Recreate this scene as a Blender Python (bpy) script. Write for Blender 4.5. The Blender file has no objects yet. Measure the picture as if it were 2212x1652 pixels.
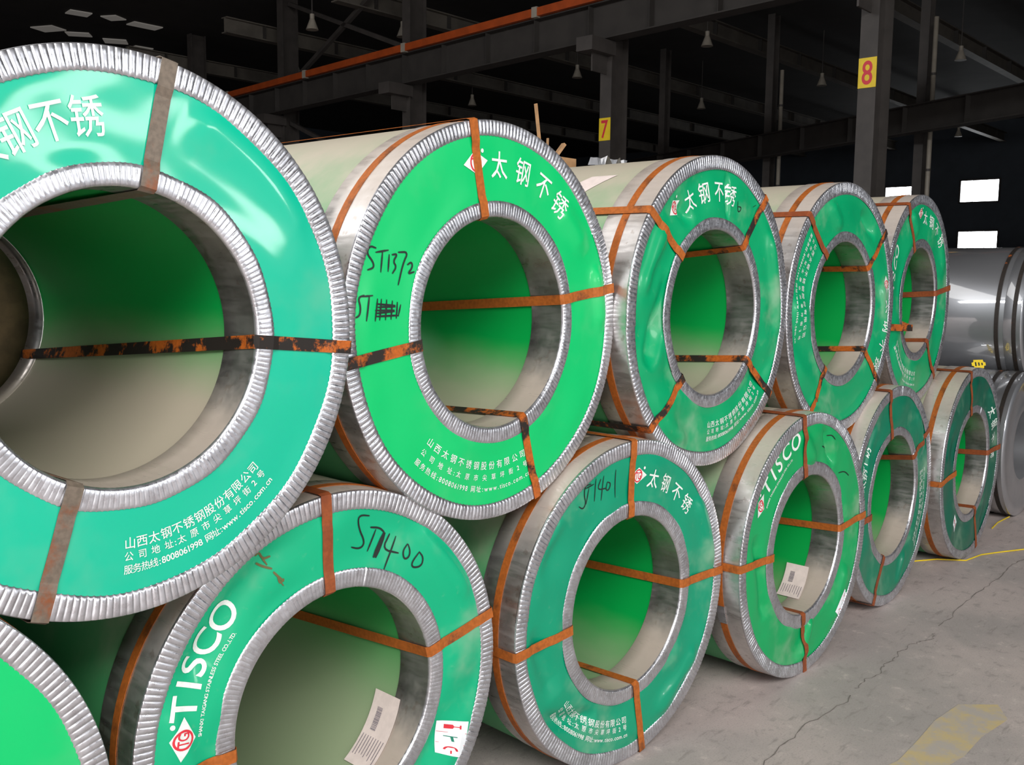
import bpy, bmesh, math, random
import numpy as np
from mathutils import Vector, Matrix
PI = math.pi
C = bpy.context.scene.collection
sc = bpy.context.scene

# ------------------------------------------------------------------ camera, world, lights, exposure
cam_d = bpy.data.cameras.new('camera'); cam = bpy.data.objects.new('camera', cam_d); C.objects.link(cam)
FW = Vector((0.73924317, 0.66420545, -0.11113351)); RT = Vector((0.66919799, -0.74300689, 0.0107152)); UP = Vector((0.07545586, 0.08229146, 0.99374772))
CAM = Vector((-1.2314, -1.9264, 1.7317))
m3 = Matrix((RT, UP, -FW)).transposed()
cam.matrix_world = Matrix.Translation(CAM) @ m3.to_4x4()
cam_d.sensor_width = 36.0; cam_d.sensor_fit = 'HORIZONTAL'; cam_d.lens = 2108.6 / 2212 * 36.0
cam_d.clip_end = 300; cam_d.clip_start = .05
sc.camera = cam

w = bpy.data.worlds.new('world'); sc.world = w; w.use_nodes = True
bg = w.node_tree.nodes['Background']; bg.inputs[0].default_value = (.72, .80, .92, 1); bg.inputs[1].default_value = 0.03

def area(name, loc, target, sx, sy, power, col):
    l = bpy.data.lights.new(name, 'AREA'); l.shape = 'RECTANGLE'; l.size = sx; l.size_y = sy; l.energy = power; l.color = col
    o = bpy.data.objects.new(name, l); C.objects.link(o); o.location = loc
    d = Vector(target) - Vector(loc); o.rotation_euler = d.to_track_quat('-Z', 'Y').to_euler()
    return o
# daylight through the open doorways and wall windows behind the camera, and the skylight strips in the roof
area('skylight_aisle', (-5.0, -6.5, 8.2), (1.0, 0.0, 1.0), 9.0, 4.5, 1280, (1.0, .985, .96))
area('doorway_daylight', (-3.0, -12.5, 2.8), (0.6, 0.0, 1.6), 7.0, 3.6, 440, (1.0, .985, .96))
area('window_daylight', (6.2, -12.5, 3.9), (2.0, 0.0, 2.0), 2.6, .8, 130, (.95, .98, 1.0))
area('window_daylight_low', (8.3, -12.5, 2.7), (2.0, 0.0, 2.0), 1.3, 1.1, 100, (.95, .98, 1.0))
area('skylight_stack', (-1.0, 8.0, 8.6), (0.0, 6.0, 0), 13.0, 8.0, 330, (1.0, .985, .97))
sl = area('skylight_left', (-9.0, 9.0, 8.6), (-7.0, 8.5, 0), 1.3, 12.0, 1000, (.96, .98, 1.0)); sl.rotation_euler = (0, -.35, 0)
sc.view_settings.view_transform = 'Standard'; sc.view_settings.look = 'None'
sc.view_settings.gamma = 1; sc.view_settings.use_curve_mapping = False
sc.view_settings.exposure = 0.65

# ------------------------------------------------------------------ helpers
def lin(r, g, b):
    return tuple((c / 255 / 12.92 if c <= 10 else ((c / 255 + .055) / 1.055) ** 2.4) for c in (r, g, b)) + (1,)

def tag(o, label=None, cat=None, group=None, kind=None):
    if label: o['label'] = label
    if cat: o['category'] = cat
    if group: o['group'] = group
    if kind: o['kind'] = kind
    return o

def empty(name, loc, rz=0.0):
    o = bpy.data.objects.new(name, None); C.objects.link(o); o.location = loc; o.rotation_euler = (0, 0, rz); o.empty_display_size = .2
    return o

def mesh_obj(name, verts, faces, mat, parent=None, smooth=False, loc=(0, 0, 0)):
    me = bpy.data.meshes.new(name); me.from_pydata([tuple(v) for v in verts], [], faces); me.update()
    if smooth: me.polygons.foreach_set('use_smooth', [True] * len(me.polygons))
    me.materials.append(mat)
    o = bpy.data.objects.new(name, me); C.objects.link(o); o.location = loc
    if parent: o.parent = parent
    return o

def bm_obj(name, bm, mat, parent=None, smooth=False, loc=(0, 0, 0)):
    me = bpy.data.meshes.new(name); bmesh.ops.recalc_face_normals(bm, faces=bm.faces); bm.to_mesh(me); bm.free()
    if smooth: me.polygons.foreach_set('use_smooth', [True] * len(me.polygons))
    me.materials.append(mat)
    o = bpy.data.objects.new(name, me); C.objects.link(o); o.location = loc
    if parent: o.parent = parent
    return o

def box(bm, c, s, rot=None):
    mt = Matrix.Translation(c) @ (rot.to_4x4() if rot else Matrix.Identity(4)) @ Matrix.Diagonal((s[0], s[1], s[2], 1))
    return bmesh.ops.create_cube(bm, size=1, matrix=mt)['verts']

def bar(bm, a, b, w_, h_):
    a = Vector(a); b = Vector(b); d = b - a; L = d.length; d.normalize()
    up = Vector((0, 0, 1)) if abs(d.z) < .95 else Vector((1, 0, 0))
    s = d.cross(up).normalized(); u = s.cross(d)
    box(bm, (a + b) / 2, (w_, L, h_), Matrix((s, d, u)).transposed())

def tube(bm, a, b, r, seg=12, r2=None):
    a = Vector(a); b = Vector(b); d = b - a
    q = d.to_track_quat('Z', 'Y').to_matrix().to_4x4()
    bmesh.ops.create_cone(bm, cap_ends=True, segments=seg, radius1=r, radius2=r if r2 is None else r2, depth=d.length, matrix=Matrix.Translation((a + b) / 2) @ q)

def grid_obj(name, V, mat, parent, closed_u=True, closed_v=False, smooth=True, flip=False):
    # V: (nv, nu, 3) array of points
    nv, nu = V.shape[:2]
    idx = np.arange(nv * nu).reshape(nv, nu)
    iu = np.arange(nu if closed_u else nu - 1); iv = np.arange(nv if closed_v else nv - 1)
    a = idx[np.ix_(iv, iu)]; b = idx[np.ix_(iv, (iu + 1) % nu)]; c = idx[np.ix_((iv + 1) % nv, (iu + 1) % nu)]; d = idx[np.ix_((iv + 1) % nv, iu)]
    F = np.stack([a, b, c, d] if not flip else [d, c, b, a], -1).reshape(-1, 4)
    me = bpy.data.meshes.new(name)
    me.vertices.add(nv * nu); me.vertices.foreach_set('co', V.reshape(-1).astype(np.float32))
    n = len(F); me.loops.add(n * 4); me.loops.foreach_set('vertex_index', F.reshape(-1).astype(np.int32))
    me.polygons.add(n); me.polygons.foreach_set('loop_start', np.arange(0, n * 4, 4, dtype=np.int32))
    me.polygons.foreach_set('use_smooth', np.ones(n, dtype=bool) if smooth else np.zeros(n, dtype=bool))
    me.update(calc_edges=True); me.validate()
    me.materials.append(mat)
    o = bpy.data.objects.new(name, me); C.objects.link(o)
    if parent: o.parent = parent
    return o

# ------------------------------------------------------------------ materials
class NT:
    def __init__(s, name):
        s.m = bpy.data.materials.new(name); s.m.use_nodes = True; s.t = s.m.node_tree; s.b = s.t.nodes['Principled BSDF']
        s.tc = s.t.nodes.new('ShaderNodeTexCoord')
    def n(s, typ, **kw):
        x = s.t.nodes.new(typ)
        for k, v in kw.items(): setattr(x, k, v)
        return x
    def l(s, a, b): s.t.links.new(a, b)
    def put(s, sock, v):
        if hasattr(v, 'is_output') or isinstance(v, bpy.types.NodeSocket): s.l(v, sock)
        else: sock.default_value = v
    def noise(s, scale, detail=3, rough=.55, stretch=None, vec=None):
        x = s.n('ShaderNodeTexNoise'); x.inputs['Scale'].default_value = scale; x.inputs['Detail'].default_value = detail; x.inputs['Roughness'].default_value = rough
        src = vec or s.tc.outputs['Object']
        if stretch:
            mp = s.n('ShaderNodeMapping'); mp.inputs['Scale'].default_value = stretch; s.l(src, mp.inputs['Vector']); src = mp.outputs[0]
        s.l(src, x.inputs['Vector']); return x.outputs['Fac']
    def rng(s, v, a, b, c=0., d=1.):
        x = s.n('ShaderNodeMapRange'); x.interpolation_type = 'SMOOTHSTEP'; s.l(v, x.inputs[0])
        for i, k in zip((1, 2, 3, 4), (a, b, c, d)): x.inputs[i].default_value = k
        return x.outputs[0]
    def math(s, op, a, b=0.):
        x = s.n('ShaderNodeMath', operation=op); s.put(x.inputs[0], a); s.put(x.inputs[1], b); return x.outputs[0]
    def mix(s, f, a, b):
        x = s.n('ShaderNodeMix', data_type='RGBA'); s.put(x.inputs[0], f); s.put(x.inputs[6], a); s.put(x.inputs[7], b); return x.outputs[2]
    def xyz(s):
        x = s.n('ShaderNodeSeparateXYZ'); s.l(s.tc.outputs['Object'], x.inputs[0]); return x.outputs
    def bump(s, v, strength, dist=.002):
        x = s.n('ShaderNodeBump'); x.inputs['Strength'].default_value = strength; x.inputs['Distance'].default_value = dist
        s.l(v, x.inputs['Height']); s.l(x.outputs[0], s.b.inputs['Normal'])
    def set(s, **kw):
        names = dict(col='Base Color', rough='Roughness', metal='Metallic', coat='Coat Weight', coatr='Coat Roughness', spec='Specular IOR Level')
        for k, v in kw.items(): s.put(s.b.inputs[names[k]], v)
        return s

DUST = lin(196, 180, 166)
def green_cover(name, col, dusty=.15):
    t = NT(name)
    n1 = t.noise(3.2, 4, .6); n2 = t.noise(40, 3, .6)
    d = t.math('MULTIPLY', t.rng(n1, .52, .78), dusty * 2.2)
    d = t.math('ADD', d, t.math('MULTIPLY', t.rng(n2, .62, .8), dusty * .5))
    t.set(col=t.mix(d, col, lin(150, 175, 150)), rough=t.rng(n1, .3, .7, .3, .45), spec=.35, coat=.30 if name.endswith('turquoise') else .15, coatr=.08)
    t.bump(t.noise(9, 2, .5), .12, .004)
    return t.m
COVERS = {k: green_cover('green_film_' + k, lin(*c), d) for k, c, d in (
    ('turquoise', (0, 174, 140), .08), ('bright', (0, 184, 102), .05), ('leaf', (0, 152, 97), .30), ('sea', (4, 165, 118), .24), ('sea_dimmed', (4, 140, 104), .24), ('moss', (4, 152, 86), .26), ('teal', (4, 114, 84), .24), ('dark_teal_dimmed', (6, 88, 68), .2))}  # darker sea and both teals have the lower row's light falloff mixed in

def dusty_wrap():       # film on the coil's outside: dust settled on the upward side
    t = NT('green_film_dusty'); z = t.xyz()[2]
    n = t.noise(5, 4, .6); zz = t.math('ADD', z, t.math('MULTIPLY', t.math('SUBTRACT', n, .5), .35))
    t.set(col=t.mix(t.rng(zz, .15, .58, .10, .86), lin(24, 146, 84), lin(196, 178, 164)), rough=.5, spec=.35)
    return t.m
def dusty_bore(name, lo, hi, mx):       # film lining the bore: dust lies along its bottom
    t = NT('green_film_bore_' + name); z = t.xyz()[2]
    n = t.noise(4, 4, .6, (1, .5, 1)); zz = t.math('ADD', z, t.math('MULTIPLY', t.math('SUBTRACT', n, .5), .10))
    t.set(col=t.mix(t.rng(zz, lo, hi, 0, mx), lin(0, 150, 66), lin(180, 164, 150)), rough=.42, spec=.4)
    return t.m
BORE = {k: dusty_bore(k, *v) for k, v in dict(heavy=(.06, -.20, .93), medium=(.20, -.25, .62), light=(-.06, -.32, .85), faint=(-.16, -.36, .6)).items()}
def steel(name, base, rough, dusttop=0., dustbot=0., metal=.9, spots=.35):
    t = NT(name); z = t.xyz()[2]
    n = t.noise(7, 4, .65); n2 = t.noise(60, 2, .5, (1, .15, 1)); n3 = t.noise(22, 3, .6)
    c = t.mix(t.rng(n, .35, .7), base, tuple(x * .72 for x in base[:3]) + (1,))
    c = t.mix(t.math('MULTIPLY', t.rng(n3, .62, .72), spots), c, lin(120, 92, 70))
    mt = None
    if dusttop or dustbot:
        zz = t.math('ADD', z, t.math('MULTIPLY', t.math('SUBTRACT', n, .5), .2))
        f = t.rng(zz, .18, .5, 0, dusttop) if dusttop else t.rng(zz, -.03, -.24, 0, dustbot)
        c = t.mix(f, c, DUST); mt = t.math('MULTIPLY', t.math('SUBTRACT', 1., f), metal)
    t.set(col=c, rough=t.rng(n2, .3, .7, rough - .07, rough + .12), metal=mt if mt else metal)
    if spots > .1: t.bump(t.math('ADD', n2, n), .15, .002)
    return t.m
STEEL = steel('galvanized_flange', lin(214, 214, 220), .30, spots=.08)
STEEL_BAND = steel('galvanized_band', lin(222, 218, 216), .33, dusttop=.8)
STEEL_SLEEVE = steel('galvanized_sleeve', lin(186, 184, 184), .33, dustbot=.85)
def bare():
    t = NT('bare_steel'); n = t.noise(5, 3, .5, (1, .2, 1))
    t.set(col=t.mix(n, lin(186, 186, 190), lin(150, 152, 156)), rough=t.rng(n, .3, .7, .36, .44), metal=.75, coat=1., coatr=.06); t.b.inputs['Coat IOR'].default_value = 2.6; return t.m
STEEL_BARE = bare()
def rusty(name, a, b, lo, hi, rough=.6):
    t = NT(name); n = t.noise(8, 6, .7); n2 = t.noise(90, 2, .5)
    t.set(col=t.mix(t.rng(n, lo, hi), t.mix(t.rng(n2, .3, .7), a, tuple(x * .75 for x in a[:3]) + (1,)), b), rough=rough, spec=.35, metal=.1)
    return t.m
STRAP = {'rust': rusty('rusty_strap', lin(176, 96, 36), lin(84, 52, 34), .55, .75),
         'brown': rusty('brown_strap', lin(150, 78, 40), lin(120, 60, 34), .4, .7),
         'mixed': rusty('flaking_strap', lin(186, 96, 32), lin(40, 34, 30), .46, .56),
         'charred': rusty('charred_strap', lin(190, 98, 32), lin(36, 31, 28), .43, .50),
         'black': rusty('black_strap', lin(46, 40, 36), lin(150, 78, 32), .60, .68),
         'grey': rusty('greying_strap', lin(116, 104, 92), lin(130, 74, 44), .5, .68, .45)}
def plain(name, col, rough=.6, metal=0., var=.0, scale=10):
    t = NT(name)
    if var: t.set(col=t.mix(t.rng(t.noise(scale, 4, .6), .3, .7), col, tuple(x * (1 - var) for x in col[:3]) + (1,)))
    else: t.set(col=col)
    t.set(rough=rough, metal=metal); return t.m
INK_W = plain('white_print', lin(228, 236, 230), .45, var=.18, scale=60)
INK_R = plain('red_print', lin(206, 44, 58), .5)
INK_G = plain('green_print', lin(20, 120, 96), .5)
MARK = plain('black_marker', lin(18, 30, 26), .5, var=.3, scale=80)
SMEAR = plain('rust_smear', lin(96, 92, 52), .7)
PAPER = plain('paper_label', lin(226, 210, 204), .7, var=.12, scale=30)
PAPER2 = plain('white_sticker', lin(232, 236, 240), .5)
GREYINK = plain('grey_print', lin(120, 112, 122), .6)
IRON = plain('dark_painted_steel', lin(66, 61, 58), .6, var=.3, scale=3)
IRON2 = plain('sooty_steel', lin(52, 48, 45), .7, var=.3, scale=2)
PALE = plain('pale_grey_paint', lin(150, 142, 130), .5, var=.2, scale=4)
RAFT = plain('roof_steel', lin(100, 94, 86), .6, var=.3, scale=2)
ORANGE = plain('orange_paint', lin(170, 72, 24), .5, var=.25, scale=4)
YELLOW = plain('yellow_paint', lin(232, 200, 30), .5, var=.15, scale=6)
WOOD = plain('raw_wood', lin(170, 130, 90), .7, var=.3, scale=20)
KRAFT = plain('kraft_paper', lin(112, 92, 62), .8, var=.4, scale=14)
ROOF = plain('roof_sheet', lin(44, 42, 40), .8, var=.3, scale=1)
WALLM = plain('wall_sheet', lin(58, 64, 72), .8, var=.2, scale=1)
GLASSLIT = NT('daylit_glass'); GLASSLIT.set(col=(.8, .85, .9, 1)); GLASSLIT.b.inputs['Emission Color'].default_value = (.93, .97, 1, 1); GLASSLIT.b.inputs['Emission Strength'].default_value = 6; GLASSLIT = GLASSLIT.m
LEAK = NT('translucent_roof_sheet'); LEAK.set(col=(.25, .235, .21, 1)); LEAK.b.inputs['Emission Color'].default_value = (1, .93, .85, 1); LEAK.b.inputs['Emission Strength'].default_value = .05; LEAK = LEAK.m
def concrete():
    t = NT('worn_concrete')
    n = t.noise(1.1, 5, .6); n2 = t.noise(13, 6, .7); n3 = t.noise(5, 5, .65, (1, 5, 1)); n4 = t.noise(150, 2, .5); n5 = t.noise(9, 6, .75, (.8, 9, 1))
    c = t.mix(t.rng(n, .35, .65), lin(186, 172, 168), lin(164, 155, 152))
    c = t.mix(t.math('MULTIPLY', t.rng(n2, .55, .72), .6), c, lin(206, 192, 186))
    c = t.mix(t.math('MULTIPLY', t.rng(n2, .46, .34), .5), c, lin(138, 130, 127))
    c = t.mix(t.math('MULTIPLY', t.rng(n3, .58, .70), .6), c, lin(136, 128, 124))
    c = t.mix(t.math('MULTIPLY', t.rng(n5, .66, .72), .55), c, lin(224, 210, 202))
    c = t.mix(t.math('MULTIPLY', t.rng(n4, .5, .75), .4), c, lin(132, 124, 122))
    t.set(col=c, rough=t.rng(n2, .3, .7, .5, .7), spec=.3)
    t.bump(t.math('ADD', n2, t.math('MULTIPLY', n4, .4)), .3, .004)
    return t.m
CONC = concrete()
CRACK = plain('crack_dirt', lin(128, 119, 114), .9, var=.3, scale=40)
def worn_paint():
    t = NT('worn_yellow_paint'); n = t.noise(9, 5, .7)
    t.set(col=t.mix(t.rng(n, .36, .62), lin(196, 174, 130), lin(178, 167, 160)), rough=.65); return t.m
WORNY = worn_paint()

# ------------------------------------------------------------------ structure: floor, roof, walls
def slab(name, lo, hi, mat):
    bm = bmesh.new(); box(bm, [(a + b) / 2 for a, b in zip(lo, hi)], [b - a for a, b in zip(lo, hi)])
    return tag(bm_obj(name, bm, mat), kind='structure')
floor = slab('floor', (-16, -14, -.2), (48, 40, 0), CONC)
ceiling = slab('ceiling', (-16, -14, 9.0), (48, 40, 9.2), ROOF)
wall_back = slab('wall_back', (-16, 40, -.2), (48, 40.2, 9.2), WALLM)
wall_right = slab('wall_right', (48, -14, -.2), (48.2, 40.2, 9.2), WALLM)
rnd = random.Random(5)
# jagged joint crack along the aisle side of the stack
def crack(x0, x1, yb, wd, seed):
    r = random.Random(seed); xs = np.linspace(x0, x1, 60); v = []; f = []; y = yb
    for i, x in enumerate(xs):
        y += r.uniform(-.012, .012) + (yb - y) * .2; wv = wd * r.uniform(.3, 1.2)
        v += [(x, y - wv, .0012), (x, y + wv, .0012)]
    f = [(2 * i, 2 * i + 2, 2 * i + 3, 2 * i + 1) for i in range(59)]
    mesh_obj('crack', v, f, CRACK, floor)
crack(.6, 2.62, -.385, .0026, 1); crack(2.7, 3.6, -.375, .0022, 2); crack(3.72, 6.4, -.36, .0024, 3)
def patch(pts, seed):
    r = random.Random(seed); v = [(x, y, .001) for x, y in pts]
    mesh_obj('paint_patch', v, [tuple(range(len(v)))], WORNY, floor)
patch([(2.05, -.70), (2.2, -.735), (2.42, -.73), (2.62, -.72), (2.84, -.74), (2.95, -.86), (2.83, -.93), (2.6, -.90), (2.4, -.90), (2.1, -.85)], 1)
# yellow packing twine lying on the floor
def twine(pts, label):
    bm = bmesh.new()
    for a, b in zip(pts, pts[1:]): tube(bm, a, b, .004, 6)
    tag(bm_obj('packing_twine', bm, YELLOW), label, 'twine')
twine([(4.74, .14, .005), (4.90, .04, .005), (5.0, -.10, .005), (5.2, -.13, .005), (5.35, -.2, .005), (5.6, -.33, .005)], 'yellow packing twine on the floor under the dark teal coil')
twine([(5.95, .02, .005), (6.15, .04, .005), (6.4, .03, .005)], 'short piece of yellow twine on the floor before the bare steel coils')

# ------------------------------------------------------------------ text
_gl = {}
def glyphs(chars):
    obs = []
    for ch in sorted(set(chars)):
        if ch == ' ' or ch in _gl: continue
        c = bpy.data.curves.new('glyph', 'FONT'); c.body = ch; c.resolution_u = 2 if ord(ch) > 255 else 5; c.offset = .012 if ord(ch) < 256 else .006
        o = bpy.data.objects.new('glyph', c); C.objects.link(o); obs.append((ch, o, c))
    bpy.context.view_layer.update(); dg = bpy.context.evaluated_depsgraph_get()
    for ch, o, c in obs:
        e = o.evaluated_get(dg); m = e.to_mesh()
        v = np.array([tuple(p.co)[:2] for p in m.vertices]).reshape(-1, 2); f = [tuple(p.vertices) for p in m.polygons]
        _gl[ch] = (v, f); e.to_mesh_clear()
    for ch, o, c in obs:
        bpy.data.objects.remove(o); bpy.data.curves.remove(c)
HEAD = '太钢不锈'; WORD = 'TISCO'
SUB = 'SHANXI TAIGANG STAINLESS STEEL CO.,LTD.'
A1 = '山西太钢不锈钢股份有限公司'; A2 = '公 司 地 址:太 原 市 尖 草 坪 街 2 号'; A3 = '服务热线:8008061998 网址:www.tisco.com.cn'
glyphs(HEAD + WORD + SUB + A1 + A2 + A3 + '78TG0123456')

def subdivide2d(v, f, lim):
    bm = bmesh.new(); vs = [bm.verts.new((x, y, 0)) for x, y in v]
    for q in f:
        try: bm.faces.new([vs[i] for i in q])
        except ValueError: pass
    v = np.asarray(v)
    for ax in (0, 1):
        for p in np.arange(v[:, ax].min() + lim, v[:, ax].max(), lim):
            co = [0, 0, 0]; no = [0, 0, 0]; co[ax] = p; no[ax] = 1
            bmesh.ops.bisect_plane(bm, geom=bm.verts[:] + bm.edges[:] + bm.faces[:], plane_co=co, plane_no=no)
    bm.verts.index_update()
    V = np.array([(p.co.x, p.co.y) for p in bm.verts]); F = [tuple(p.index for p in q.verts) for q in bm.faces]; bm.free()
    return V, F

# ------------------------------------------------------------------ coil
L = 1.21
class Dent:
    """relief of the film cover, metres proud of the face plane"""
    def __init__(s, seed, amp, R, rin, folds=()):
        r = random.Random(seed); s.R = R; s.rin = rin; s.amp = amp; s.folds = folds
        s.w = [(r.choice([2, 3, 4, 5, 6, 7]), r.uniform(0, 6.28), r.uniform(-14, 14), r.uniform(.4, 1)) for _ in range(6)]
        s.k = [(r.uniform(0, 6.28), r.uniform(18, 34), r.uniform(0, 6.28)) for _ in range(5)]
        s.rw = [(r.choice([3, 4, 5, 7, 9, 13]), r.uniform(0, 6.28), r.uniform(.3, 1)) for _ in range(5)]
    def __call__(s, e, z):
        e = np.asarray(e, float); z = np.asarray(z, float); r = np.hypot(e, z); th = np.arctan2(z, e)
        d = sum(a * np.sin(k * th + p + q * r) for k, p, q, a in s.w) / 3
        d = d + sum(np.sin((e * np.cos(a) + z * np.sin(a)) * f + p) for a, f, p in s.k) / 4
        d = d * s.amp * (1.6 if s.amp > .003 else 1)
        for (x0, z0, x1, z1, wd, am) in s.folds:
            dx, dz = x1 - x0, z1 - z0; l = math.hypot(dx, dz); u = ((e - x0) * dx + (z - z0) * dz) / l; v = ((e - x0) * -dz + (z - z0) * dx) / l
            along = np.clip(np.minimum(u, l - u) / .06 + .5, 0, 1)
            d = d + 2.7 * am * along * np.exp(-(v / wd) ** 2)
        t0 = np.clip((r - s.rin - .02) / .07, 0, 1); t1 = np.clip((s.R - .03 - r) / .07, 0, 1)
        win = (t0 * t0 * (3 - 2 * t0)) * (t1 * t1 * (3 - 2 * t1))
        d = d * win
        return np.where(d > .013, .013 + (d - .013) * .4, d) + .0005
    def wob(s, th):
        return sum(a * np.sin(k * th + p) for k, p, a in s.rw) / 3

def flute(n, per, seam):
    """crimp profile round the ring: rounded ridge, sharp valley; the ridge widths vary a little"""
    q = np.array([0, .09, .3, .5, .7, .91]) if per == 6 else np.array([0, .12, .5, .88])
    k = (np.arange(n)[:, None] + q[None, :]).reshape(-1); th = k / n * 2 * PI + seam
    return th, 1 - np.abs(2 * (k % 1) - 1) ** 4

def ring(name, prof, n, per, seam, dent, mat, parent, flip, hvar=0.):
    """prof rows: radius, y, flute weight, edge wobble weight"""
    th, fl = flute(n, per, seam); rr = random.Random(int(seam * 1000)); hv = 1 + hvar * np.repeat([rr.uniform(-1, 1) for _ in range(n)], per)
    wob = dent.wob(th); step = ((th - seam) / (2 * PI)) * .0022
    V = np.zeros((len(prof), len(th), 3))
    for i, (r, y, fw, ew) in enumerate(prof):
        ra = r + ew * wob + (ew and ew * .35 * np.abs(fl))
        yy = y - fw * fl * hv - step + .0012 * dent.wob(th + 1) * (1 if y < .02 else 0)
        V[i, :, 0] = ra * np.cos(th); V[i, :, 1] = yy; V[i, :, 2] = ra * np.sin(th)
    return grid_obj(name, V, mat, parent, flip=flip)

def ribbon(name, P, N, wd, th, mat, parent, closed=False):
    P = [Vector(p) for p in P]; N = [Vector(n).normalized() for n in N]; n = len(P); W = []
    for i in range(n):
        if closed: a = P[i - 1]; b = P[(i + 1) % n]
        else: a = P[max(i - 1, 0)]; b = P[min(i + 1, n - 1)]
        d1 = (P[i] - a); d2 = (b - P[i]); d = (d1.normalized() if d1.length > 1e-9 else d2.normalized()) + (d2.normalized() if d2.length > 1e-9 else d1.normalized())
        d.normalize(); W.append(d.cross(N[i]).normalized())
    V = np.zeros((n, 4, 3))
    for i in range(n):
        w_ = W[i] * wd / 2; t = N[i] * th / 2
        for j, q in enumerate((P[i] - w_ + t, P[i] + w_ + t, P[i] + w_ - t, P[i] - w_ - t)): V[i, j] = q
    return grid_obj(name, V, mat, parent, closed_u=True, closed_v=closed, smooth=False)

def radial_strap(dent, R, rin, ai, ao, afar, mat, parent, wd=.032, aofar=None, name='strap'):
    ai, ao, afar = (math.radians(x) for x in (ai, ao, afar)); aofar = ao if aofar is None else math.radians(aofar)
    p0 = np.array([math.cos(ai), math.sin(ai)]) * (rin - .003); p1 = np.array([math.cos(ao), math.sin(ao)]) * (R + .006)
    P = []; N = []
    yb = L + .008
    def rad(a, s=1): return Vector((math.cos(a) * s, 0, math.sin(a) * s))
    # bore run, far to near
    far_in = rad(afar, rin - .004); far_out = rad(aofar, R + .006)
    for t in np.linspace(0, 1, 8):
        a = afar + (ai - afar) * t; c = far_in.lerp(Vector((p0[0], 0, p0[1])), t)
        P.append(Vector((c.x, yb * (1 - t) + (.002 if t == 1 else 0), c.z))); N.append(-rad(a))
    N[0] = (-rad(afar) + Vector((0, 1, 0))); N[-1] = (-rad(ai) + Vector((0, -.6, 0)))
    for t in np.linspace(.03, .985, 15):
        q = p0 + (p1 - p0) * t; r = math.hypot(*q)
        s = float(dent(q[0], q[1])); s = max(s, .0055 if (r < rin + .06 or r > R - .066) else 0) + .0025
        P.append(Vector((q[0], -s, q[1]))); N.append(Vector((0, -1, 0)))
    for t in np.linspace(0, 1, 6):
        a = ao + (aofar - ao) * t; P.append(Vector((0, .004 + (yb - .004) * t, 0)) + rad(a, R + .006)); N.append(rad(a))
    N[-6] = rad(ao) + Vector((0, -.6, 0)); N[-1] = rad(aofar) + Vector((0, 1, 0))
    return ribbon(name, P, N, wd, .0014, STRAP[mat], parent, closed=True)

def hoop(R, y, mat, parent, wd=.03, name='hoop_strap'):
    th = np.linspace(0, 2 * PI, 97)[:-1]
    return ribbon(name, [(math.cos(a) * R, y, math.sin(a) * R) for a in th], [(math.cos(a), 0, math.sin(a)) for a in th], wd, .0014, STRAP[mat], parent, True)

def lay(name, parts, mat, parent, dent, lift=.0020):
    """parts: list of (V2d in face coordinates (e,z), faces) -> one printed mesh lying on the cover"""
    VV = []; FF = []; k = 0
    for v, f in parts:
        y = -(dent(v[:, 0], v[:, 1]) + lift)
        VV.append(np.stack([v[:, 0], y, v[:, 1]], -1)); FF += [tuple(i + k for i in q) for q in f]; k += len(v)
    return mesh_obj(name, np.concatenate(VV), FF, mat, parent)

def place(v, rc, deg, h, inward=False, cx=0., cy=0.):
    """glyph units -> face coordinates, centred at polar (rc,deg)"""
    a = math.radians(deg); n = np.array([math.cos(a), math.sin(a)]); t = np.array([math.sin(a), -math.cos(a)])
    if inward: n2, t2 = -n, -t
    else: n2, t2 = n, t
    u = (v - np.array([cx, cy])) * h
    return n * rc + u[:, :1] * t2 + u[:, 1:] * n2

def heading(dent, parent, rc, angs, h):
    parts = []
    for ch, a in zip(HEAD, angs):
        v, f = _gl[ch]; v, f = subdivide2d(v, f, .08)
        parts.append((place(v * np.array([.92, 1.08]), rc, a, h, cx=.46, cy=.41), f))
    for p in parts: lay('heading_character', [p], INK_W, parent, dent)
def word(dent, parent, rc, angs, h):
    parts = []
    for ch, a in zip(WORD, angs):
        v, f = _gl[ch]; v, f = subdivide2d(v, f, .08)
        parts.append((place(v, rc, a, h, cx=(v[:, 0].max() + v[:, 0].min()) / 2, cy=.34), f))
    for p in parts: lay('heading_character', [p], INK_W, parent, dent)
def line(dent, parent, txt, rc, a0, a1, h, inward, name):
    adv = []; x = 0.
    for ch in txt:
        if ch == ' ': wdt = .45
        else: v = _gl[ch][0]; wdt = v[:, 0].max() + (.08 if ord(ch) > 255 or ch.islower() or ch.isdigit() else .26)
        adv.append((ch, x, wdt)); x += wdt
    parts = []
    for ch, p, wdt in adv:
        if ch == ' ': continue
        v, f = _gl[ch]; a = a0 + (a1 - a0) * (p + wdt / 2) / x
        parts.append((place(v, rc, a, h, inward, cx=(_gl[ch][0][:, 0].max() + _gl[ch][0][:, 0].min()) / 2, cy=.36), f))
    lay(name, parts, INK_W, parent, dent)['kind'] = 'stuff'
def address(dent, parent, a0, a1, r1=.430, r2=.458, r3=.486):
    line(dent, parent, A1, r1, a0, a1, .027, True, 'address_lettering')
    line(dent, parent, A2, r2, a0, a1, .021, True, 'address_lettering')
    line(dent, parent, A3, r3, a0, a1, .021, True, 'address_lettering')
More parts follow.
